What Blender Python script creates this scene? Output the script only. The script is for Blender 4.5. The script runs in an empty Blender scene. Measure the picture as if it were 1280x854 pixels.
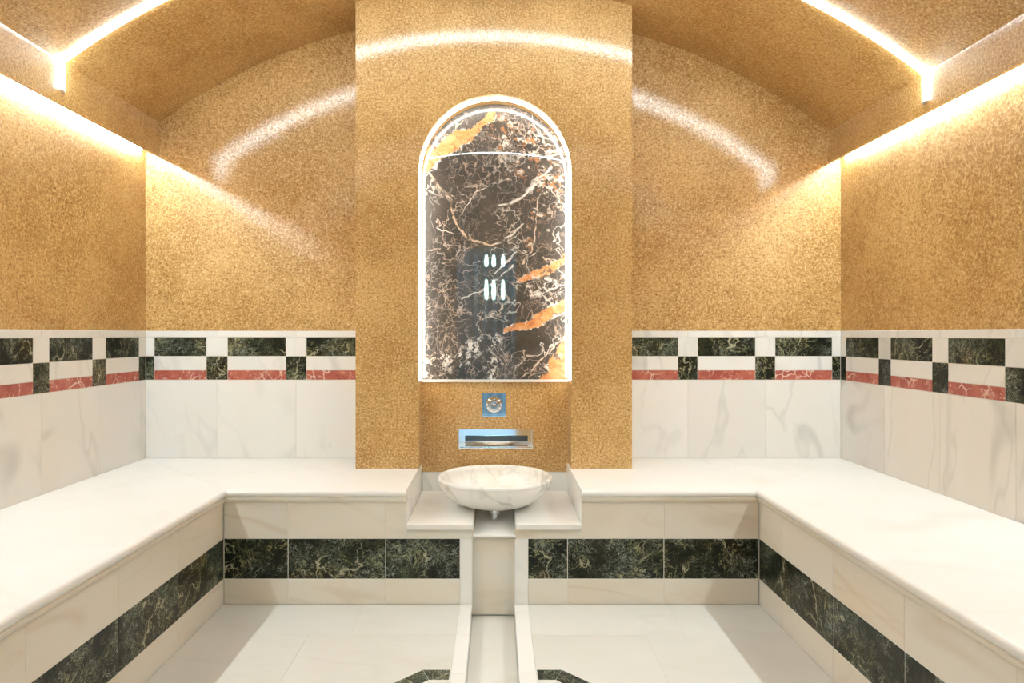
import bpy, bmesh, math, random
from mathutils import Vector, Matrix
random.seed(7)
S = bpy.context.scene
C = S.collection
PI = math.pi

# ---------------------------------------------------------------- measures (metres)
U = .0043                      # one photo pixel at the back wall
F = 840.0                      # focal length in pixels of the 1280 px frame
D = F * U                      # camera to back wall
EYE = 338 * .8 * U             # camera height
CX, HOR = 620.0, 418.0         # vanishing point
# ---------------------------------------------------------------- camera
cam = bpy.data.objects.new('camera', bpy.data.cameras.new('camera')); C.objects.link(cam)
cam.location = (0, 0, EYE); cam.rotation_euler = (PI / 2, 0, 0)
cam.data.sensor_fit = 'HORIZONTAL'; cam.data.sensor_width = 36.0
cam.data.lens = F / 1280 * 36.0
cam.data.shift_x = (640 - CX) / 1280; cam.data.shift_y = -(427 - HOR) / 1280
cam.data.clip_start = .02
S.camera = cam
# ---------------------------------------------------------------- world, lights, exposure
w = bpy.data.worlds.new('world'); S.world = w; w.use_nodes = True
w.node_tree.nodes['Background'].inputs[0].default_value = (.9, .95, 1, 1)
w.node_tree.nodes['Background'].inputs[1].default_value = .15
COVE_W = 158.0                  # emission of the cove strips
ARC_W = 50.0                   # emission of the arched strips
NICHE_W = 36.0
WARM = (.87, 1.0, 1.05)
COOL = (.89, 1.0, 1.03)
S.view_settings.view_transform = 'Standard'
S.view_settings.look = 'None'
S.view_settings.gamma = 1
S.view_settings.use_curve_mapping = False
S.view_settings.exposure = 0.30
S.cycles.use_denoising = True
S.cycles.max_bounces = 10
S.cycles.diffuse_bounces = 6
S.cycles.glossy_bounces = 5
S.cycles.sample_clamp_indirect = 8

# ---------------------------------------------------------------- node helpers
class N:
    def __init__(s, name):
        s.m = bpy.data.materials.new(name); s.m.use_nodes = True
        s.t = s.m.node_tree; s.b = s.t.nodes['Principled BSDF']
    def new(s, typ, **kw):
        n = s.t.nodes.new(typ)
        for k, v in kw.items(): setattr(n, k, v)
        return n
    def put(s, sock, v):
        if v is None: return
        if hasattr(v, 'node'): s.t.links.new(v, sock)
        elif isinstance(v, (tuple, list)) and len(v) == 3 and sock.type == 'RGBA': sock.default_value = (*v, 1)
        else: sock.default_value = v
    def math(s, op, a, b=None, c=None, clamp=False):
        n = s.new('ShaderNodeMath', operation=op, use_clamp=clamp)
        for i, v in enumerate((a, b, c)): s.put(n.inputs[i], v)
        return n.outputs[0]
    def vec(s, op, a, b=None):
        n = s.new('ShaderNodeVectorMath', operation=op)
        s.put(n.inputs[0], a)
        if op == 'SCALE': s.put(n.inputs['Scale'], b)
        elif b is not None: s.put(n.inputs[1], b)
        return n.outputs['Value'] if op in ('LENGTH', 'DISTANCE', 'DOT_PRODUCT') else n.outputs[0]
    def mix(s, f, a, b):
        n = s.new('ShaderNodeMix', data_type='RGBA')
        s.put(n.inputs[0], f); s.put(n.inputs[6], a); s.put(n.inputs[7], b)
        return n.outputs[2]
    def ramp(s, v, a, b, c=0.0, d=1.0, smooth=True):
        n = s.new('ShaderNodeMapRange', interpolation_type='SMOOTHSTEP' if smooth else 'LINEAR')
        s.put(n.inputs[0], v); n.inputs[1].default_value = a; n.inputs[2].default_value = b
        n.inputs[3].default_value = c; n.inputs[4].default_value = d
        return n.outputs[0]
    def noise(s, p, scale, detail=3, rough=.5, dist=0, col=False):
        n = s.new('ShaderNodeTexNoise')
        s.put(n.inputs['Vector'], p); n.inputs['Scale'].default_value = scale; n.inputs['Detail'].default_value = detail
        n.inputs['Roughness'].default_value = rough; n.inputs['Distortion'].default_value = dist
        return n.outputs['Color' if col else 'Fac']
    def voro(s, p, scale):
        n = s.new('ShaderNodeTexVoronoi', feature='DISTANCE_TO_EDGE')
        s.put(n.inputs['Vector'], p); n.inputs['Scale'].default_value = scale
        return n.outputs['Distance']
    def warp(s, p, scale, amount, detail=3):
        c = s.noise(p, scale, detail, col=True)
        return s.vec('ADD', p, s.vec('SCALE', s.vec('SUBTRACT', c, (.5, .5, .5)), amount))
    def pos(s, rnd=True):
        p = s.new('ShaderNodeNewGeometry').outputs['Position']
        if rnd:
            r = s.new('ShaderNodeObjectInfo').outputs['Random']
            cmb = s.new('ShaderNodeCombineXYZ')
            s.put(cmb.inputs[0], s.math('MULTIPLY', r, 37.0)); s.put(cmb.inputs[1], s.math('MULTIPLY', r, 91.0)); s.put(cmb.inputs[2], s.math('MULTIPLY', r, 53.0))
            p = s.vec('ADD', p, cmb.outputs[0])
        return p
    def rnd(s): return s.new('ShaderNodeObjectInfo').outputs['Random']
    def scl(s, p, v): return s.vec('MULTIPLY', p, v)
    def bump(s, h, strength, dist):
        n = s.new('ShaderNodeBump'); n.inputs['Strength'].default_value = strength; n.inputs['Distance'].default_value = dist
        s.put(n.inputs['Height'], h); s.put(s.b.inputs['Normal'], n.outputs[0])
    def out(s, col=None, rough=None, **kw):
        s.put(s.b.inputs['Base Color'], col); s.put(s.b.inputs['Roughness'], rough)
        for k, v in kw.items(): s.put(s.b.inputs[k], v)
        return s.m

def mat_plaster():
    n = N('gold_plaster'); p = n.pos(False)
    big = n.noise(p, 2.2, 5, .6); mid = n.noise(p, 14, 4, .65); grain = n.noise(p, 105, 3, .8); fine = n.noise(p, 300, 2, .6)
    c = n.mix(n.ramp(big, .35, .65), (.44, .242, .060), (.60, .37, .125))
    c = n.mix(n.ramp(mid, .42, .75, 0, .5), c, (.63, .40, .155))
    c = n.mix(n.ramp(grain, .51, .62, 0, .75), c, (.82, .585, .30))
    c = n.mix(n.ramp(grain, .48, .36, 0, .85), c, (.23, .10, .015))
    n.bump(n.math('ADD', grain, n.math('ADD', n.math('MULTIPLY', fine, .5), n.math('MULTIPLY', mid, 1.5))), .30, .003)
    cb = n.new('ShaderNodeBump'); cb.inputs['Strength'].default_value = .10; cb.inputs['Distance'].default_value = .003
    n.put(cb.inputs['Height'], n.math('ADD', grain, mid)); n.put(n.b.inputs['Coat Normal'], cb.outputs[0])
    return n.out(c, n.ramp(grain, .35, .65, .38, .55), **{'Coat Weight': n.ramp(grain, .40, .58, .25, 1.0), 'Coat Roughness': .085, 'Coat IOR': 1.6})

def mat_white(name, base, vein, warm, rough, stretch, amount=.5):
    n = N(name); p = n.pos()
    q = n.scl(p, stretch)
    q = n.warp(q, 1.1, .35, 3)
    sk = n.vec('DOT_PRODUCT', q, (.6, .6, .8))
    cloud = n.noise(q, 1.8, 5, .6)
    v1 = n.math('ABSOLUTE', n.math('SUBTRACT', n.noise(n.vec('ADD', q, n.vec('SCALE', (.8, -.5, .3), sk)), 1.3, 2, .5, .2), .5))
    v2 = n.math('ABSOLUTE', n.math('SUBTRACT', n.noise(n.vec('ADD', q, n.vec('SCALE', (.4, .6, -.2), sk)), 2.6, 3, .5, .3), .5))
    c = n.mix(n.ramp(cloud, .36, .74), base, warm)
    soft = n.ramp(n.noise(q, 2.6, 2), .40, .65)
    c = n.mix(n.math('MULTIPLY', n.ramp(v1, .030, .0, 0, amount), soft), c, vein)
    c = n.mix(n.math('MULTIPLY', n.ramp(v2, .028, .0, 0, amount * .5), n.ramp(cloud, .40, .6)), c, vein)
    tone = n.math('MULTIPLY_ADD', n.rnd(), .06, .965)
    c = n.vec('SCALE', c, tone)
    n.bump(n.noise(p, 90, 3), .05, .002)
    return n.out(c, rough, **{'Specular IOR Level': .4})

def mat_green():
    n = N('green_marble'); p = n.pos()
    q = n.warp(n.warp(p, 7, .16, 4), 30, .03, 3)
    def ridge(sc, dt=4, rg=.65): return n.math('ABSOLUTE', n.math('SUBTRACT', n.noise(q, sc, dt, rg, .4), .5))
    m1 = n.noise(p, 6, 3); m2 = n.noise(n.vec('ADD', p, (5, 2, 7)), 8, 3); m3 = n.noise(n.vec('ADD', p, (1, 8, 3)), 5, 2)
    base = n.mix(n.ramp(n.noise(q, 9, 5, .7), .4, .7), (.002, .0025, .002), (.010, .014, .007))
    vc = n.mix(n.ramp(m2, .40, .6), (.075, .09, .035), (.24, .28, .20))
    vc = n.mix(n.ramp(m3, .52, .66), vc, (.27, .20, .075))
    c = n.mix(n.math('MULTIPLY', n.ramp(ridge(62), .040, 0), n.ramp(m1, .40, .62, .05, .7)), base, vc)
    c = n.mix(n.math('MULTIPLY', n.ramp(n.voro(q, 62), .085, 0), n.ramp(m2, .42, .6, .02, .4)), c, vc)
    c = n.mix(n.math('MULTIPLY', n.ramp(ridge(15, 4, .6), .017, 0), n.ramp(m3, .38, .56, .1, .8)), c, (.34, .33, .17))
    c = n.mix(n.math('MULTIPLY', n.ramp(ridge(21, 4, .6), .013, 0), n.ramp(m2, .40, .58, .0, .8)), c, (.40, .43, .36))
    c = n.mix(n.math('MULTIPLY', n.ramp(ridge(5, 3, .5), .014, 0), n.ramp(m3, .42, .58, 0, .9)), c, (.46, .44, .30))
    return n.out(c, .30, **{'Specular IOR Level': .25})

def mat_red():
    n = N('red_marble'); p = n.pos()
    q = n.warp(p, 9, .12, 4)
    c = n.mix(n.ramp(n.noise(q, 14, 5, .7), .3, .7), (.33, .065, .045), (.50, .15, .105))
    c = n.mix(n.math('MULTIPLY', n.ramp(n.voro(q, 15), .06, 0), n.ramp(n.noise(p, 8, 2), .42, .62)), c, (.80, .62, .52))
    c = n.mix(n.ramp(n.noise(q, 55, 3), .60, .70, 0, .7), c, (.85, .66, .56))
    return n.out(c, .28)

def mat_portoro(cx, z0):
    """black marble with white webs and orange flows; x is measured from the niche axis, z from its sill"""
    n = N('black_gold_marble'); p = n.pos(False)
    p = n.vec('SUBTRACT', p, (cx, 0, z0))
    q = n.warp(n.warp(p, 4, .10, 4), 18, .022, 3)
    base = n.mix(n.ramp(n.noise(q, 5, 5, .65), .3, .75), (.010, .009, .008), (.055, .046, .039))
    wq = n.warp(n.warp(p, 3, .30, 4), 12, .05, 3)
    def ridge(v, sc, dt=4, rg=.55): return n.math('ABSOLUTE', n.math('SUBTRACT', n.noise(v, sc, dt, rg, .3), .5))
    fine = n.voro(n.warp(n.warp(p, 5, .14, 4), 22, .04, 3), 19)
    patch = n.noise(p, 4.5, 3); patch2 = n.noise(n.vec('ADD', p, (3, 1, 2)), 6, 3)
    sep = n.new('ShaderNodeSeparateXYZ'); n.put(sep.inputs[0], n.warp(n.warp(n.warp(p, 3.5, .09, 3), 11, .055, 4), 34, .016, 3)); x, z = sep.outputs[0], sep.outputs[2]
    def seg(a, b, ra, rb):                     # 1 on the line between two points of the slab, 0 at the radius
        ax, az = a; dx, dz = b[0] - ax, b[1] - az; L2 = dx * dx + dz * dz
        px_ = n.math('SUBTRACT', x, ax); pz_ = n.math('SUBTRACT', z, az)
        t = n.math('DIVIDE', n.math('ADD', n.math('MULTIPLY', px_, dx), n.math('MULTIPLY', pz_, dz)), L2, clamp=True)
        ex = n.math('SUBTRACT', px_, n.math('MULTIPLY', t, dx)); ez = n.math('SUBTRACT', pz_, n.math('MULTIPLY', t, dz))
        d = n.math('SQRT', n.math('ADD', n.math('MULTIPLY', ex, ex), n.math('MULTIPLY', ez, ez)))
        return n.math('SUBTRACT', 1.0, n.math('DIVIDE', d, n.math('MULTIPLY_ADD', t, rb - ra, ra)))
    def union(items, lo, hi):
        f = None
        for it in items:
            v = n.ramp(seg(*it), lo, hi); f = v if f is None else n.math('MAXIMUM', f, v)
        return f
    web = (.68, .65, .61)
    c = base
    c = n.mix(n.math('MULTIPLY', n.ramp(fine, .030, 0), n.ramp(patch, .42, .62, .06, .6)), c, (.40, .35, .31))
    c = n.mix(n.math('MULTIPLY', n.ramp(ridge(wq, 5.0), .011, 0), n.ramp(patch2, .40, .58, .1, .9)), c, (.56, .47, .40))
    c = n.mix(n.math('MULTIPLY', n.ramp(ridge(n.vec('ADD', wq, (2, 5, 1)), 9, 3), .013, 0), n.ramp(patch, .42, .56, .0, .7)), c, (.45, .34, .27))
    right = n.ramp(x, -.1, .3, .25, 1)
    c = n.mix(n.math('MULTIPLY', n.ramp(ridge(n.vec('ADD', wq, (7, 1, 4)), 3.4, 4), .011, 0), n.math('MULTIPLY', right, n.ramp(patch2, .36, .52, .2, 1))), c, web)
    # broken orange and white clasts: upper right, running down the right side
    zone = union([((.02, 1.30), (.18, 1.17), .13, .22), ((.18, 1.17), (.34, .95), .20, .12), ((.24, 1.0), (.18, .72), .10, .06)], .1, .8)
    cl = n.ramp(n.noise(n.warp(p, 16, .09, 4), 24, 5, .75), .525, .575)
    oc = n.mix(n.ramp(n.noise(q, 30, 3), .45, .55), (.36, .16, .055), (.66, .60, .54))
    c = n.mix(n.math('MULTIPLY', zone, cl), c, oc)
    # orange flows with pale rims
    warmc = n.mix(n.ramp(n.noise(n.scl(q, (1, 1, 2.2)), 14, 5, .7), .35, .65), (.55, .19, .042), (.66, .35, .15))
    flows = [((-.40, 1.10), (-.10, 1.31), .075, .030), ((-.10, 1.31), (-.02, 1.38), .02, .03),
             ((.46, -.04), (.27, -.06), .24, .12), ((.46, .16), (.36, .06), .14, .12), ((.44, .30), (.38, .16), .05, .05),
             ((.06, .27), (.22, .31), .025, .035), ((.22, .31), (.42, .42), .040, .050),
             ((.14, .52), (.24, .56), .018, .028), ((.24, .56), (.42, .67), .030, .022)]
    f = union(flows, .22, .34)
    rim = n.math('MULTIPLY', union(flows, .02, .2), n.ramp(n.noise(n.warp(p, 20, .05, 3), 28, 4, .7), .52, .57))
    c = n.mix(rim, c, web)
    holes = n.ramp(n.noise(n.warp(p, 12, .06, 3), 11, 4, .6), .36, .42, .12, 1)
    c = n.mix(n.math('MULTIPLY', f, holes), c, warmc)
    c = n.mix(n.math('MULTIPLY', f, n.ramp(ridge(wq, 7, 3), .02, 0, 0, .8)), c, (.25, .09, .03))
    # brecciated white patches
    wm = union([((.16, .50), (.42, .46), .07, .08), ((-.20, .06), (-.06, .20), .07, .06), ((.0, .0), (.0, .20), .05, .06), ((-.36, .02), (-.26, .10), .08, .06), ((.28, .40), (.42, .52), .05, .06)], .05, .6)
    c = n.mix(n.math('MULTIPLY', wm, n.ramp(n.noise(n.warp(p, 22, .06, 4), 30, 5, .75), .525, .575, 0, .95)), c, (.72, .69, .65))
    # single long veins
    brk = n.ramp(n.noise(p, 19, 3), .36, .52, .15, 1)
    def line(pts, wd, col):
        nonlocal c
        for a, b in zip(pts, pts[1:]): c = n.mix(n.math('MULTIPLY', n.ramp(seg(a, b, wd * .62, wd * .62), .15, .8, 0, .95), brk), c, col)
    line([(-.35, 1.07), (-.25, .95), (-.19, .81), (-.12, .74), (-.02, .71)], .015, (.62, .47, .34))
    line([(-.02, .71), (.03, .73), (.13, .81)], .011, web)
    line([(.30, 1.10), (.13, .97), (.03, .91)], .017, web)
    line([(.22, .97), (.20, .72), (.15, .60)], .010, (.60, .48, .38))
    line([(-.18, .41), (.03, .54), (.10, .60)], .010, web)
    line([(.0, .56), (.04, .60), (.12, .66)], .012, web)
    line([(-.30, .80), (-.20, .77)], .008, web); line([(-.17, .86), (-.10, .98), (.0, 1.03)], .007, web)
    line([(.10, .0), (.24, .10), (.40, .24)], .010, (.62, .50, .40))
    line([(.20, .44), (.36, .50)], .012, web)
    return n.out(c, .44, **{'Specular IOR Level': .75, 'Coat Weight': 1.0, 'Coat Roughness': .018, 'Coat IOR': 1.6})

def mat_plain(name, col, rough=.5, metal=0.0):
    n = N(name); p = n.pos(False)
    k = n.noise(p, 60, 3)
    c = n.mix(n.ramp(k, .3, .7), tuple(v * .94 for v in col), col)
    return n.out(c, rough, Metallic=metal)

def mat_emit(name, col, power):
    n = N(name)
    return n.out((.9, .9, .88), .4, **{'Emission Color': (*col, 1), 'Emission Strength': power})

PLASTER = mat_plaster()
W_PANEL = mat_white('white_marble_panel', (.84, .84, .815), (.52, .53, .50), (.82, .80, .75), .32, (1, 1, .55), .6)
W_FACE = mat_white('white_marble_front', (.74, .70, .62), (.58, .47, .33), (.70, .62, .50), .35, (.6, .6, 1.6), .40)
W_SEAT = mat_white('white_marble_seat', (.81, .80, .775), (.66, .63, .56), (.78, .76, .71), .30, (.5, .7, 1), .35)
W_FLOOR = mat_white('white_marble_floor', (.69, .68, .635), (.58, .56, .50), (.65, .63, .57), .42, (.6, 1.4, 1), .35)
W_BOWL = mat_white('veined_white_marble', (.84, .83, .80), (.50, .48, .44), (.80, .76, .68), .25, (2.6, 2.6, 1.6), .75)
GREEN, RED = mat_green(), mat_red()
GROUT = mat_plain('grout', (.74, .72, .66), .8)
CHROME = mat_plain('chrome', (.80, .83, .86), .06, 1.0)
DARK_METAL = mat_plain('dark_chrome', (.12, .13, .14), .18, 1.0)
COVE_E, ARC_E, NICHE_E = mat_emit('cove_diffuser', WARM, COVE_W), mat_emit('arch_diffuser', COOL, ARC_W), mat_emit('niche_diffuser', (1, .95, .86), NICHE_W)
ALU = mat_plain('aluminium', (.75, .75, .74), .3, .8)

# ---------------------------------------------------------------- mesh helpers
LOC = {}
def link(name, me, mat, parent=None, origin=(0, 0, 0)):
    o = bpy.data.objects.new(name, me); C.objects.link(o)
    if mat and not me.materials: me.materials.append(mat)
    origin = Vector(origin); LOC[o.name] = origin
    if parent: o.parent = parent; o.location = origin - LOC[parent.name]
    else: o.location = origin
    return o
def obj(name, bm, mat, parent=None, origin=None, smooth=False):
    """one mesh object from a bmesh laid out in world coordinates"""
    bmesh.ops.recalc_face_normals(bm, faces=bm.faces)
    if origin is None:
        xs = [v.co for v in bm.verts]
        origin = Vector(((min(c.x for c in xs) + max(c.x for c in xs)) / 2, (min(c.y for c in xs) + max(c.y for c in xs)) / 2, min(c.z for c in xs)))
    bmesh.ops.translate(bm, verts=bm.verts, vec=-Vector(origin))
    me = bpy.data.meshes.new(name); bm.to_mesh(me); bm.free()
    if smooth:
        me.shade_smooth()
        try: me.set_sharp_from_angle(angle=math.radians(38))
        except Exception: pass
    return link(name, me, mat, parent, origin)
def empty(name, loc, label=None, cat=None, group=None, parent=None):
    o = bpy.data.objects.new(name, None); C.objects.link(o); o.empty_display_size = .1
    LOC[o.name] = Vector(loc); o.location = loc
    if label: tag(o, label, cat, group)
    return o
def tag(o, label, cat=None, group=None):
    o['label'] = label
    if cat: o['category'] = cat
    if group: o['group'] = group
    return o
def structure(o, label):
    o['kind'] = 'structure'; o['label'] = label; o['category'] = 'wall' if o.name.startswith('wall') else o.name.split('_')[0].split('.')[0]
    return o
def box(bm, x0, x1, y0, y1, z0, z1, bev=0):
    r = bmesh.ops.create_cube(bm, size=1, matrix=Matrix.Translation(((x0 + x1) / 2, (y0 + y1) / 2, (z0 + z1) / 2)) @ Matrix.Diagonal((x1 - x0, y1 - y0, z1 - z0, 1)))
    if bev:
        es = list({e for v in r['verts'] for e in v.link_edges})
        bmesh.ops.bevel(bm, geom=es, offset=bev, segments=1, affect='EDGES')
    return bm
def boxes(*bs):
    bm = bmesh.new()
    for b in bs: box(bm, *b)
    return bm
CACHE = {}
GAP = .0013                    # half a joint
def tile(name, parent, x0, x1, y0, y1, z0, z1, mat, bev=.0012, gap=GAP, axis='y'):
    """a slab with its own edges; joints are left open along the face"""
    if axis != 'x': x0 += gap; x1 -= gap
    if axis != 'y': y0 += gap; y1 -= gap
    if axis != 'z': z0 += gap; z1 -= gap
    d = (round(x1 - x0, 4), round(y1 - y0, 4), round(z1 - z0, 4)); k = (d, mat.name, bev)
    if k not in CACHE:
        bm = bmesh.new(); box(bm, -d[0] / 2, d[0] / 2, -d[1] / 2, d[1] / 2, -d[2] / 2, d[2] / 2, bev)
        me = bpy.data.meshes.new(name); bm.to_mesh(me); bm.free(); me.materials.append(mat); CACHE[k] = me
    return link(name, CACHE[k], None, parent, ((x0 + x1) / 2, (y0 + y1) / 2, (z0 + z1) / 2))
def prism(bm, pts, v):
    """extrude a closed 3-D outline along v"""
    a = [bm.verts.new(p) for p in pts]; b = [bm.verts.new(Vector(p) + Vector(v)) for p in pts]
    bm.faces.new(a); bm.faces.new(b[::-1])
    for i in range(len(a)):
        j = (i + 1) % len(a); bm.faces.new((a[i], b[i], b[j], a[j]))
    return bm
def loft(bm, rings, caps=True, closed=True):
    vs = [[bm.verts.new(p) for p in r] for r in rings]
    m = len(vs[0])
    for a, b in zip(vs, vs[1:]):
        for i in range(m if closed else m - 1):
            j = (i + 1) % m; bm.faces.new((a[i], b[i], b[j], a[j]))
    if caps: bm.faces.new(vs[0]); bm.faces.new(vs[-1][::-1])
    return bm
def lathe(bm, prof, c, seg=64):
    """turn (radius, z) points about the upright axis through c"""
    rings = []
    for k in range(seg):
        a = 2 * PI * k / seg
        rings.append([(c[0] + r * math.cos(a), c[1] + r * math.sin(a), c[2] + z) for r, z in prof])
    vs = [[bm.verts.new(p) for p in r] for r in rings]
    for k in range(seg):
        a, b = vs[k], vs[(k + 1) % seg]
        for i in range(len(prof) - 1): bm.faces.new((a[i], b[i], b[i + 1], a[i + 1]))
    bmesh.ops.remove_doubles(bm, verts=bm.verts, dist=1e-5)
    return bm
def px(x, Y): return (x - CX) * Y / F
def pz(y, Y): return EYE + (HOR - y) * Y / F

# ---------------------------------------------------------------- key planes
XL, XR = px(182, D), px(1051, D)                 # side walls
YF = -.22                                        # front wall, just behind the camera
Y8 = .8 * D                                      # front face of the back bench
FL, FR = px(279.5, Y8), px(949, Y8)              # front faces of the side benches
ZB = pz(573, D)                                  # bench top
Z_FR = pz(413.5, D)                              # top of the marble dado
YP = 155 / 168 * D                               # pillar front
YN = .9625 * D                                   # back of the niche
PL, PR = px(444.5, YP), px(790, YP)              # pillar sides
VXC, VZC, VR, VT = -4 * U, EYE - 293 * U, 693 * U, -.0107
def vault(x): return VZC + math.sqrt(max(VR * VR - (x - VXC) ** 2, 0)) + VT * (x - VXC)
BLX, BRX = px(199, D), px(1036.5, D)             # inner faces of the beams
BLZ, BRZ = pz(195.5, D), pz(203, D)              # their lower edges

# ---------------------------------------------------------------- floor
fl = obj('floor', boxes((XL - .1, XR + .1, YF - .1, D + .1, -.20, -.075)), GROUT, None, (0, 0, -.20))
structure(fl, 'white marble slab floor with a drain channel and dark octagon border')
CH0, CH1 = px(590, Y8), px(643, Y8)              # drain channel
B0, B1 = px(575, Y8), px(660, Y8)                # its white borders
ylines = [YF, .35, .95, 1.55, 2.08, 2.6, Y8]
for k, (a, b) in enumerate(zip(ylines, ylines[1:])):
    for s, (p, q) in enumerate(((FL, B0), (B1, FR))):
        mid = (p + q) / 2 + (.10 if k % 2 else -.06)
        tile('floor_slab', fl, p, mid, a, b, -.075, 0, W_FLOOR, bev=.0004, axis='z', gap=.00025)
        tile('floor_slab', fl, mid, q, a, b, -.075, 0, W_FLOOR, bev=.0004, axis='z', gap=.00025)
CHE = 1.72
for a, b in ((CHE, 2.3), (2.3, Y8)):
    for p, q in ((B0, CH0), (CH1, B1)):
        tile('channel_border', fl, p, q, a, b, -.075, .002, W_SEAT, bev=.0006, axis='z', gap=.0003)
    tile('channel_slab', fl, CH0, CH1, a, b + (.03 if b == Y8 else 0), -.075, -.060, W_FLOOR, axis='z', gap=.0005)
for a, b in ((YF, .9), (.9, CHE)):
    tile('floor_slab', fl, B0, B1, a, b, -.075, 0, W_FLOOR, bev=.0004, axis='z', gap=.00025)
# octagon border inlaid in the floor
ox, oy = (px(529, 2.326) + px(702, 2.326)) / 2, 1.747
ap1, ap0 = .579, .514
def octp(ap, k): a = PI / 8 + k * PI / 4; r = ap / math.cos(PI / 8); return (ox + r * math.cos(a), oy + r * math.sin(a))
for k in range(8):
    o0, o1, i1, i0 = octp(ap1, k), octp(ap1, k + 1), octp(ap0, k + 1), octp(ap0, k)
    quads = [(o0, o1, i1, i0)]
    if k == 1:            # the side cut through by the channel
        (xa, ya), (xb, yb), (xc, _), (xd, yd) = o0, o1, i1, i0
        quads = [(o0, (B1 + .004, ya), (B1 + .004, yd), i0), ((B0 - .004, ya), o1, i1, (B0 - .004, yd))]
    for qd in quads:
        cxm = sum(p[0] for p in qd) / 4; cym = sum(p[1] for p in qd) / 4
        pts = [(cxm + (p[0] - cxm) * .992, cym + (p[1] - cym) * .992, -.004) for p in qd]
        tag(obj('octagon_inlay', prism(bmesh.new(), pts, (0, 0, .0052)), GREEN, fl), 'dark veined marble strip of the octagon border')

# ---------------------------------------------------------------- walls: plaster above, marble dado below
ZT = 2.98
def fz(p): return EYE + p * U                    # heights on the dado, in back-wall pixels from the horizon
zt, za, zb, zc, zd = fz(4.5), fz(-3.5), fz(-27.5), fz(-45), fz(-57)
wb = obj('wall_back', boxes((XL - .12, XR + .12, D, D + .12, Z_FR, ZT)), PLASTER, None, (0, D + .06, 0))
structure(wb, 'golden plaster back wall above a checkered marble dado')
obj('tile_backing', boxes((XL - .12, XR + .12, D + .0003, D + .12, -.1, Z_FR)), GROUT, wb)
wl = obj('wall_left', boxes((XL - .12, XL, YF - .12, D, Z_FR, ZT)), PLASTER, None, (XL - .06, 1.7, 0))
structure(wl, 'golden plaster left wall above a checkered marble dado')
obj('tile_backing', boxes((XL - .12, XL - .0003, YF - .12, D + .004, -.1, Z_FR)), GROUT, wl)
wr = obj('wall_right', boxes((XR, XR + .12, YF - .12, D, Z_FR, ZT)), PLASTER, None, (XR + .06, 1.7, 0))
structure(wr, 'golden plaster right wall above a checkered marble dado')
obj('tile_backing', boxes((XR + .0003, XR + .12, YF - .12, D + .004, -.1, Z_FR)), GROUT, wr)
T0, T1 = .012, -.0015                            # tile back and proud front
def dado(put, gaps, lo, hi):
    """gaps: ordered (start, end) of the dark squares; put(name, a, b, z0, z1, mat) lays one piece"""
    gaps = sorted(gaps)
    for a, b in gaps:
        put('frieze_square', a, b, zd, zb, GREEN); put('frieze_block', a, b, zb, za, W_PANEL)
    ends = [lo] + [v for g in gaps for v in g] + [hi]
    for a, b in zip(ends[::2], ends[1::2]):
        if b - a < .01: continue
        put('frieze_tile', a, b, zb, za, GREEN)
        put('frieze_bar', a, b, zc, zb, W_PANEL); put('frieze_stripe', a, b, zd, zc, RED)
    cuts = [lo] + [(a + b) / 2 for a, b in gaps if (a + b) / 2 - lo > .04 and hi - (a + b) / 2 > .04] + [hi]
    for a, b in zip(cuts, cuts[1:]):
        put('dado_panel', a, b, ZB, zd, W_PANEL); put('dado_cap', a, b, za, zt, W_PANEL)
def put_back(nm, a, b, z0, z1, m): tile(nm, wb, a, b, D + T1, D + T0, z0, z1, m, axis='y', gap=.0009)
X = lambda v: px(v, D)
dado(put_back, [(X(182) + .002, X(193)), (X(258), X(284.5)), (X(357.5), X(383))], XL + .002, X(449))
dado(put_back, [(X(847.5), X(872)), (X(944), X(969)), (X(1040), X(1051) - .002)], X(786), XR - .002)
def put_left(nm, a, b, z0, z1, m): tile(nm, wl, XL - T0, XL - T1, a, b, z0, z1, m, axis='x', gap=.0009)
def put_right(nm, a, b, z0, z1, m): tile(nm, wr, XR + T1, XR + T0, a, b, z0, z1, m, axis='x', gap=.0009)
yl = lambda v: D * 438 / (CX - v)
yr = lambda v: D * 431 / (v - CX)
gl = [(yl(173.5), D - .002), (yl(115.5), yl(132)), (yl(41), yl(61.5))]
gr = [(yr(1057.5), D - .002), (yr(1113.5), yr(1098.5)), (yr(1185.5), yr(1165.5))]
for g in (gl, gr):
    c0 = sum(g[-1]) / 2; k = 1
    while c0 - k * .1135 * D > YF + .1:
        c = c0 - k * .1135 * D; g.append((c - .0145 * D, c + .0145 * D)); k += 1
dado(put_left, gl, YF, D - .002)
dado(put_right, gr, YF, D - .002)
# front wall with the doorway the camera looks in from
DX0, DX1, DZ = -.42, .21, 2.08
wf = obj('wall_front', boxes((XL - .12, DX0, YF - .12, YF, -.1, ZT), (DX1, XR + .12, YF - .12, YF, -.1, ZT), (DX0, DX1, YF - .12, YF, DZ, ZT)), PLASTER, None, (0, YF - .06, -.1))
structure(wf, 'golden plaster front wall with a doorway')

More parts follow.
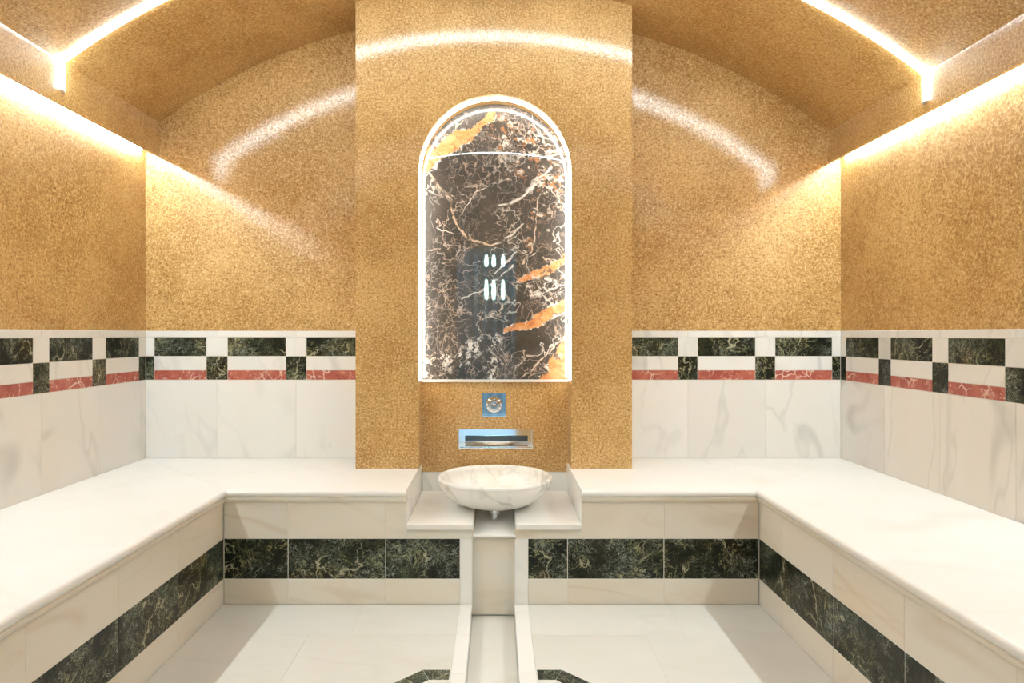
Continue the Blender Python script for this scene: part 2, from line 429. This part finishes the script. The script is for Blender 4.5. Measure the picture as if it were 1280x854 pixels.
# ---------------------------------------------------------------- vaulted ceiling and beams
bm = bmesh.new(); xs = [BLX - .09 + (BRX - BLX + .18) * k / 64 for k in range(65)]
loft(bm, [[(x, YF - .12, vault(x)), (x, D + .12, vault(x)), (x, D + .12, vault(x) + .14), (x, YF - .12, vault(x) + .14)] for x in xs])
structure(obj('ceiling', bm, PLASTER, None, (0, 1.7, 2.3), smooth=True), 'low golden plaster barrel vault ceiling')
def beam(sx, xi, xw, zb_):
    pts = [(xi, zb_), (xi, vault(xi) + .05), (xw, vault(xi) + .05), (xw, zb_ + .085), (xi + sx * .015, zb_ + .085), (xi + sx * .015, zb_)]
    return prism(bmesh.new(), [(a, YF, b) for a, b in pts], (0, D - YF, 0))
structure(obj('trim_1', beam(-1, BLX, XL, BLZ), PLASTER, None, (BLX, 1.7, BLZ)), 'golden plaster beam along the left wall with a light slot')
structure(obj('trim_2', beam(1, BRX, XR, BRZ), PLASTER, None, (BRX, 1.7, BRZ)), 'golden plaster beam along the right wall with a light slot')

# ---------------------------------------------------------------- pillar with its arched niche
NL, NR = px(523.5, YP), px(714, YP)
ncx, nr = (NL + NR) / 2, (NR - NL) / 2
nzs = pz(213, YP)                                 # springing of the arch
def arch(r, m=40, x0=ncx, z0=nzs): return [(x0 - r * math.cos(PI * k / m), z0 + r * math.sin(PI * k / m)) for k in range(m + 1)]
bm = bmesh.new()
xs = [PL + (PR - PL) * k / 20 for k in range(21)]
out = [(NL, ZB), (PL, ZB)] + [(x, vault(x) + .05) for x in xs] + [(PR, ZB), (NR, ZB)] + [(a, b) for a, b in arch(nr)][::-1]
prism(bm, [(a, YP, b) for a, b in out], (0, YN - YP, 0))
pil = structure(obj('pillar', bm, PLASTER, None, ((PL + PR) / 2, YP + .1, ZB)), 'broad golden plaster pillar with an arched niche')
zsill = pz(475.5, YN)
zpb = pz(590, YN)
out = [(PL, ZB), (PL, vault(PL) + .05)] + [(x, vault(x) + .05) for x in xs[1:]] + [(PR, ZB)]
bm = bmesh.new(); prism(bm, [(a, YN + .02, b) for a, b in out], (0, D - YN - .02, 0))
obj('pillar_core', bm, PLASTER, pil)
# marble slab at the back of the niche
PORTORO = mat_portoro(ncx, zsill)
pts = [(NL, zsill), (NR, zsill)] + [(a, b) for a, b in arch(nr)][::-1]
tag(obj('marble_slab', prism(bmesh.new(), [(a, YN, b) for a, b in pts], (0, .02, 0)), PORTORO, pil), 'polished black marble slab with white webs and orange flows')
# plaster panel under it, with openings for the two fittings
VX0, VX1, VZ0, VZ1 = px(603, YN), px(632, YN), pz(521, YN), pz(491.5, YN)
SX0, SX1, SZ0, SZ1 = px(573.5, YN), px(666, YN), pz(561, YN), pz(537, YN)
bm = bmesh.new()
gx = [NL, SX0, VX0, VX1, SX1, NR]; gz = [zpb, SZ0, SZ1, VZ0, VZ1, zsill - .006]
gv = {}
def cell_hole(i, j): return (j == 1 and 1 <= i <= 3) or (j == 3 and i == 2)
for d_ in (0, 1):
    for i, x in enumerate(gx):
        for j, z in enumerate(gz): gv[i, j, d_] = bm.verts.new((x, YN + .018 * d_, z))
for i in range(5):
    for j in range(5):
        if cell_hole(i, j): continue
        for d_ in (0, 1): bm.faces.new([gv[i, j, d_], gv[i + 1, j, d_], gv[i + 1, j + 1, d_], gv[i, j + 1, d_]])
        for (a, b, ni, nj) in (((i, j), (i + 1, j), i, j - 1), ((i + 1, j), (i + 1, j + 1), i + 1, j), ((i + 1, j + 1), (i, j + 1), i, j + 1), ((i, j + 1), (i, j), i - 1, j)):
            if not (0 <= ni < 5 and 0 <= nj < 5) or cell_hole(ni, nj):
                bm.faces.new([gv[(*a, 0)], gv[(*b, 0)], gv[(*b, 1)], gv[(*a, 1)]])
obj('fittings_panel', bm, PLASTER, pil)
bm = boxes((NL, NR, YN - .012, YN + .01, zsill - .0085, zsill + .004))
tag(obj('niche_sill', bm, W_SEAT, pil), 'thin white marble sill')

# ---------------------------------------------------------------- benches
def edge_profile(w):
    """seat section: distance from the wall, height; rounded nose"""
    r, d, z = .015, w + .024, ZB
    nose = [(d - r + r * math.sin(a), z - r + r * math.cos(a)) for a in [PI * k / 10 for k in range(11)]]
    return [(.0, z)] + nose + [(.0, z - 2 * r)]
def mould_profile(w):
    z = ZB - .030; d = w + .017
    return [(w - .03, z), (d - .004, z), (d, z - .004), (d, z - .010), (d - .004, z - .017), (d - .010, z - .0235), (w - .03, z - .0235)]
WL, WR_, WB = FL - XL, XR - FR, D - Y8
z1, z2, z3 = ZB - .0535, pz(673.5, Y8), pz(724, Y8)   # rows of the bench fronts
MG = .0008
def side_bench(name, sgn, xw, w, face, cuts, joints, label):
    root = empty(name, (xw + sgn * w / 2, 1.5, 0), label, 'bench')
    x_in, x_out = sorted((xw + sgn * .001, face - sgn * .0015))
    obj('bench_core', boxes((x_in, x_out, YF + .001, D - .001, -.03, ZB - .0305)), GROUT, root)
    for prof, nm in ((edge_profile(w), 'seat_slab'), (mould_profile(w), 'edge_moulding')):
        end = lambda d: D - d * (WB + .024) / (w + .024) - MG
        rows = [end] + [(lambda d, c=c: c) for c in cuts] + [lambda d: YF + .001]
        for a, b in zip(rows, rows[1:]):
            bm = bmesh.new()
            loft(bm, [[(xw + sgn * d, a(d) - MG / 2, z) for d, z in prof], [(xw + sgn * d, b(d) + MG / 2, z) for d, z in prof]])
            obj(nm, bm, W_SEAT if nm == 'seat_slab' else W_FACE, root, smooth=True)
    js = [Y8 - .001] + joints
    while js[-1] - .1115 * D > YF + .12: js.append(js[-1] - .1115 * D)
    js.append(YF)
    for a, b in zip(js[1:], js):
        p, q = sorted((face, face - sgn * .02))
        tile('front_panel', root, p, q, a, b, z2, z1, W_FACE, axis='x')
        tile('dark_band_tile', root, p, q, a, b, z3, z2, GREEN, axis='x')
        tile('plinth_tile', root, p, q, a, b, 0, z3, W_FACE, axis='x')
    return root
side_bench('stone_bench', 1, XL, WL, FL, [.5846 * D, .36 * D, .14 * D], [f_ * D for f_ in (.686, .577, .463)],
           'white marble bench with a dark band, built along the left wall')
side_bench('stone_bench', -1, XR, WR_, FR, [.548 * D, .33 * D, .11 * D], [f_ * D for f_ in (.735, .625, .5155, .404)],
           'white marble bench with a dark band, built along the right wall')
NTL, NTR = px(508.5, Y8), px(726.5, Y8)          # basin bay between the back benches
ZL = EYE - (655 - HOR) * .795 * D / F            # ledge under the basin
def back_bench(x_mitre, k, x_end, cols, cols_low, label):
    a0, a1 = sorted((x_mitre, x_end))
    root = empty('stone_bench', ((a0 + a1) / 2, (Y8 + D) / 2, 0), label, 'bench')
    f0, f1 = (FL, NTL) if k > 0 else (NTR, FR)
    obj('bench_core', boxes((f0 + .001 if k > 0 else f0 + .006, f1 - .006 if k > 0 else f1 - .001, Y8 + .0015, D - .001, -.03, ZB - .0305)), GROUT, root)
    ww = WL if k > 0 else WR_
    for prof, nm in ((edge_profile(WB), 'seat_slab'), (mould_profile(WB), 'edge_moulding')):
        bm = bmesh.new()
        loft(bm, [[(x_mitre + k * (d * (ww + .024) / (WB + .024) + MG), D - .0005 - d, z) for d, z in prof], [(x_end, D - .0005 - d, z) for d, z in prof]])
        obj(nm, bm, W_SEAT if nm == 'seat_slab' else W_FACE, root, smooth=True)
    for a, b in cols: tile('front_panel', root, px(a, Y8), px(b, Y8), Y8, Y8 + .02, z2, z1, W_FACE)
    for a, b in cols_low:
        tile('dark_band_tile', root, px(a, Y8), px(b, Y8), Y8, Y8 + .02, z3, z2, GREEN)
        tile('plinth_tile', root, px(a, Y8), px(b, Y8), Y8, Y8 + .02, 0, z3, W_FACE)
    p, q = (x_end - .02, x_end) if k > 0 else (x_end, x_end + .02)
    tile('end_panel', root, p, q, Y8 + .002, YN, ZL - .02, ZB - .0305, W_PANEL, axis='x')
    return root
back_bench(XL, 1, NTL, [(280, 360), (360, 482), (482, 508.5)], [(280, 360), (360, 482)], 'white marble bench on the back wall, left of the basin')
back_bench(XR, -1, NTR, [(726.5, 830), (830, 948.5)], [(709.5, 830), (830, 948.5)], 'white marble bench on the back wall, right of the basin')

# ---------------------------------------------------------------- basin bay
bay = empty('basin_plinth', (px(618, Y8), Y8 + .2, 0), 'low white marble plinth with ledges and a drain recess under the round basin', 'plinth')
G0, G1 = px(591.5, .795 * D), px(644.5, .795 * D)
YG = .952 * D
zlip = .304
YC = .81 * D
obj('plinth_core', boxes((NTL - .004, G0 - .004, Y8 + .0015, YN, -.03, ZL - .026), (G1 + .004, NTR + .004, Y8 + .0015, YN, -.03, ZL - .026),
                         (G0 - .004, G1 + .004, YC + .012, YN, -.07, zlip - .012)), GROUT, bay)
for a, b in ((NTL, G0), (G1, NTR)):
    bm = bmesh.new(); box(bm, a + .001, b, .795 * D - .008, YN + .001, ZL - .025, ZL, .003)
    obj('ledge_slab', bm, W_SEAT, bay)
bm = bmesh.new(); box(bm, G0, G1, .797 * D - .006, YG, zlip - .012, zlip, .003)
tag(obj('recess_lip', bm, W_SEAT, bay), 'white lip at the bottom of the recess')
tile('recess_back', bay, G0 - .003, G1 + .003, YG - .001, YN, zlip, ZL, W_FACE)
for a, b in ((G0 - .012, G0), (G1, G1 + .012)): tile('recess_side', bay, a, b, Y8 + .002, YG, zlip - .01, ZL - .026, W_FACE, axis='x')
for a, b in ((508.5, 590), (643, 726.5)): tile('front_panel', bay, px(a, Y8), px(b, Y8), Y8, Y8 + .02, z2, ZL - .026, W_FACE)
for a, b in ((482, 575), (660, 709.5)):
    tile('dark_band_tile', bay, px(a, Y8), px(b, Y8), Y8, Y8 + .02, z3, z2, GREEN)
    tile('plinth_tile', bay, px(a, Y8), px(b, Y8), Y8, Y8 + .02, 0, z3, W_FACE)
for a, b in ((575, 590), (643, 660)): tile('upright_strip', bay, px(a, Y8), px(b, Y8), Y8 - .001, Y8 + .055, -.0, z2, W_SEAT)
tile('splash_strip', bay, NL, NR, YN + .002, YN + .02, pz(614.6, .955 * D) - .03, zpb, W_PANEL)
tile('channel_back', bay, CH0 - .01, CH1 + .01, YC, YC + .014, -.06, zlip - .012, W_FACE)

# ---------------------------------------------------------------- basin
YB = .880 * D
bc = (px(618.5, YB), YB, ZL - .003)
RB = 71.5 * YB / F
HB = pz(579.7, YB + RB) - ZL                     # rim height above the ledge
basin = empty('basin', bc, 'round veined white marble basin standing over the drain recess', 'basin')
prof = []
R0 = .03
m = 18
for k in range(m + 1):                            # outside, from the foot to the rim
    t = k / m; a = t * PI / 2
    prof.append((R0 + (RB - R0) * math.sin(a) ** .95, HB * (1 - math.cos(a)) ** 1.02))
prof = [(0, 0)] + prof[:-1] + [(RB, HB - .012), (RB - .001, HB - .005), (RB - .005, HB - .001), (RB - .011, HB), (RB - .018, HB - .002), (RB - .023, HB - .008)]
for k in range(1, 15):
    a = PI / 2 * (1 - k / 14)
    prof.append((.025 + (RB - .05) * math.sin(a), .022 + (HB - .032) * (1 - math.cos(a))))
prof += [(0, .022)]
obj('bowl', lathe(bmesh.new(), prof, bc, 96), W_BOWL, basin, smooth=True)
dr = obj('drain_pipe', lathe(bmesh.new(), [(0, -.036), (.011, -.036), (.014, -.034), (.014, -.024), (.020, -.021), (.022, -.011), (.028, -.008), (.030, .002), (.030, .010), (0, .010)], (bc[0], YB - .085, bc[2]), 28), CHROME, basin, smooth=True)
tag(dr, 'chrome drain outlet under the bowl')
obj('drain_cover', lathe(bmesh.new(), [(0, .004), (.02, .003), (.024, 0), (0, 0)], (bc[0], bc[1], bc[2] + .0225), 24), CHROME, basin, smooth=True)

# ---------------------------------------------------------------- chrome fittings
def frame(bm, x0, x1, z0, z1, y0, y1, t):
    box(bm, x0, x0 + t, y0, y1, z0, z1); box(bm, x1 - t, x1, y0, y1, z0, z1)
    box(bm, x0 + t, x1 - t, y0, y1, z0, z0 + t); box(bm, x0 + t, x1 - t, y0, y1, z1 - t, z1)
    return bm
def disc(prof, cx, cz, y, seg=40):
    bm = lathe(bmesh.new(), prof, (0, 0, 0), seg)
    bmesh.ops.rotate(bm, verts=bm.verts, cent=(0, 0, 0), matrix=Matrix.Rotation(PI / 2, 3, 'X'))
    bmesh.ops.translate(bm, verts=bm.verts, vec=(cx, y, cz)); return bm
vx, vz = (VX0 + VX1) / 2, (VZ0 + VZ1) / 2
valve = empty('water_valve', (vx, YN, VZ0), 'square chrome valve plate with a round knob, above the slot spout', 'valve')
bm = bmesh.new(); frame(bm, VX0, VX1, VZ0, VZ1, YN - .004, YN + .012, .006)
obj('plate_rim', bm, CHROME, valve)
bm = bmesh.new(); box(bm, VX0 + .006, VX1 - .006, YN + .008, YN + .014, VZ0 + .006, VZ1 - .006); obj('plate', bm, CHROME, valve)
obj('knob_ring', disc([(0, 0), (.043, 0), (.044, .004), (.040, .012), (.030, .016), (.027, .012), (.022, .010), (0, .010)], vx, vz, YN + .008), CHROME, valve, smooth=True)
obj('knob', disc([(0, 0), (.019, 0), (.019, .022), (.016, .026), (.010, .026), (.008, .021), (0, .020)], vx, vz, YN - .002), CHROME, valve, smooth=True)
sp = empty('water_spout', ((SX0 + SX1) / 2, YN, SZ0), 'wide chrome slot spout set in the plaster above the basin', 'spout')
bm = bmesh.new(); frame(bm, SX0, SX1, SZ0, SZ1, YN - .003, YN + .017, .005); obj('spout_rim', bm, CHROME, sp)
bm = bmesh.new(); box(bm, SX0 + .005, SX1 - .005, YN + .011, YN + .017, SZ0 + .005, SZ1 - .005); obj('spout_plate', bm, CHROME, sp)
sh = SZ1 - SZ0
bm = bmesh.new(); box(bm, SX0 + .032, SX1 - .026, YN + .004, YN + .0108, SZ0 + sh * .42, SZ0 + sh * .66); tag(obj('outlet_slot', bm, DARK_METAL, sp), 'dark water slot')
bm = bmesh.new()
prism(bm, [(SX0 + .032, YN - .012, SZ0 + sh * .40), (SX0 + .032, YN + .006, SZ0 + sh * .10), (SX0 + .032, YN + .010, SZ0 + sh * .10), (SX0 + .032, YN + .010, SZ0 + sh * .42)], (SX1 - SX0 - .058, 0, 0))
obj('spout_blade', bm, CHROME, sp)

# ---------------------------------------------------------------- LED lights
def cove(sx, xw, zb_, label):
    r = empty('cove_light', (xw + sx * .01, 1.7, zb_), label, 'light', None)
    y0, y1 = YF + .05, .985 * D
    x0, x1 = sorted((xw + sx * .001, xw + sx * .020)); obj('light_channel', boxes((x0, x1, y0, y1, zb_ + .0302, zb_ + .040)), ALU, r)
    x0, x1 = sorted((xw + sx * .004, xw + sx * .018)); obj('diffuser', boxes((x0, x1, y0, y1, zb_ + .025, zb_ + .030)), COVE_E, r)
cove(1, XL, BLZ, 'straight white light strip hidden behind the beam on the left wall')
cove(-1, XR, BRZ, 'straight white light strip hidden behind the beam on the right wall')
def arch_light(Y, label, zl, zr, w_=.025, t=.008):
    r = empty('arch_light', (VXC, Y, vault(VXC)), label, 'light')
    xs = [BLX + (BRX - BLX) * k / 48 for k in range(49)]
    bm = bmesh.new(); loft(bm, [[(x, Y - w_ / 2, vault(x) + .002), (x, Y + w_ / 2, vault(x) + .002), (x, Y + w_ / 2, vault(x) - t), (x, Y - w_ / 2, vault(x) - t)] for x in xs])
    obj('vault_strip', bm, ARC_E, r, smooth=True)
    for sx, xi, z0 in ((1, BLX, zl), (-1, BRX, zr)):
        a, b = sorted((xi + sx * .0005, xi + sx * t))
        obj('beam_strip', boxes((a, b, Y - w_ / 2, Y + w_ / 2, z0, vault(xi) - t)), ARC_E, r)
        obj('end_cap', boxes((a, b, Y - w_ / 2, Y + w_ / 2, z0 - .012, z0)), ALU, r)
YA = .775 * D
arch_light(YA, 'glowing LED arch crossing the vault in view, its ends bent down onto the beams', pz(112, YA), pz(126, YA))
arch_light(.166 * D, 'second LED arch over the doorway, seen only as a reflection in the niche', pz(112, YA), pz(126, YA), .010, .003)
nl = empty('niche_light', (ncx, YN - .02, zsill), 'white LED strip edging the arched niche', 'light')
def arch_path(r): return [(ncx - r, zsill + .005)] + arch(r, 48) + [(ncx + r, zsill + .005)]
bm = bmesh.new()
loft(bm, [[(a[0], YN - .088, a[1]), (a[0], YN - .076, a[1]), (b[0], YN - .076, b[1]), (b[0], YN - .088, b[1])] for a, b in zip(arch_path(nr - .0005), arch_path(nr - .006))])
obj('diffuser', bm, NICHE_E, nl)

# ---------------------------------------------------------------- lobby beyond the doorway (seen mirrored in the slab and the chrome)
LOB = mat_plain('blue_grey_panel', (.34, .46, .54), .45)
SLAT = mat_plain('slate_blue_slat', (.07, .12, .16), .4)
PALE = mat_plain('pale_blue_wall', (.55, .68, .78), .5)
LFL = mat_plain('pale_floor', (.60, .68, .74), .35)
def st(name, bm, m, label): o = obj(name, bm, m); o['kind'] = 'structure'; o['label'] = label; o['category'] = 'wall' if 'wall' in name else name.split('_')[-1]; return o
YB0, YB1 = YF - .12, -2.6
st('lobby_floor', boxes((-1.6, 1.6, YB1, YB0, -.1, 0)), LFL, 'pale floor beyond the doorway')
st('lobby_ceiling', boxes((-1.6, 1.6, YB1, YB0, 2.5, 2.6)), PALE, 'pale ceiling beyond the doorway')
lw = st('lobby_wall', boxes((-1.6, 1.6, YB1 - .1, YB1, -.1, 2.6), (-1.7, -1.6, YB1 - .1, YB0, -.1, 2.6), (1.6, 1.7, YB1 - .1, YB0, -.1, 2.6)), LOB, 'blue grey wall beyond the doorway')
for k in range(24): tile('wall_slat', lw, -1.55 + .13 * k, -1.55 + .13 * k + .07, YB1, YB1 + .04, 0, 2.45, SLAT)
LP = mat_emit('lobby_panel', (.62, .84, 1.0), 11.0)
GL = mat_emit('green_glass_lamp', (.60, 1.0, .88), 34.0)
o = tag(obj('ceiling_panel', boxes((-1.0, 1.0, -2.1, -.9, 2.485, 2.499)), LP, None), 'cool white ceiling panel beyond the doorway', 'light')
for i, (x, w_) in enumerate(((-.122, 'left'), (-.03, 'middle'), (.09, 'right'))):
    t = empty('tube_lamp', (x, -1.6, 1.6), f'pale green tube lamp beyond the doorway, {w_} one of three mirrored in the niche', 'lamp', 'tube lamps beyond the doorway')
    for nm, z0, h in (('lower_tube', 1.60, .26), ('upper_tube', 2.02, .16)):
        obj(nm, lathe(bmesh.new(), [(0, 0), (.018, .01), (.026, h * .3), (.022, h * .7), (.016, h - .01), (0, h)], (x, -1.6, z0), 20), GL, t, smooth=True)
    obj('suspension_rod', lathe(bmesh.new(), [(0, 0), (.004, 0), (.004, .90), (0, .90)], (x, -1.6, 1.60), 8), DARK_METAL, t)
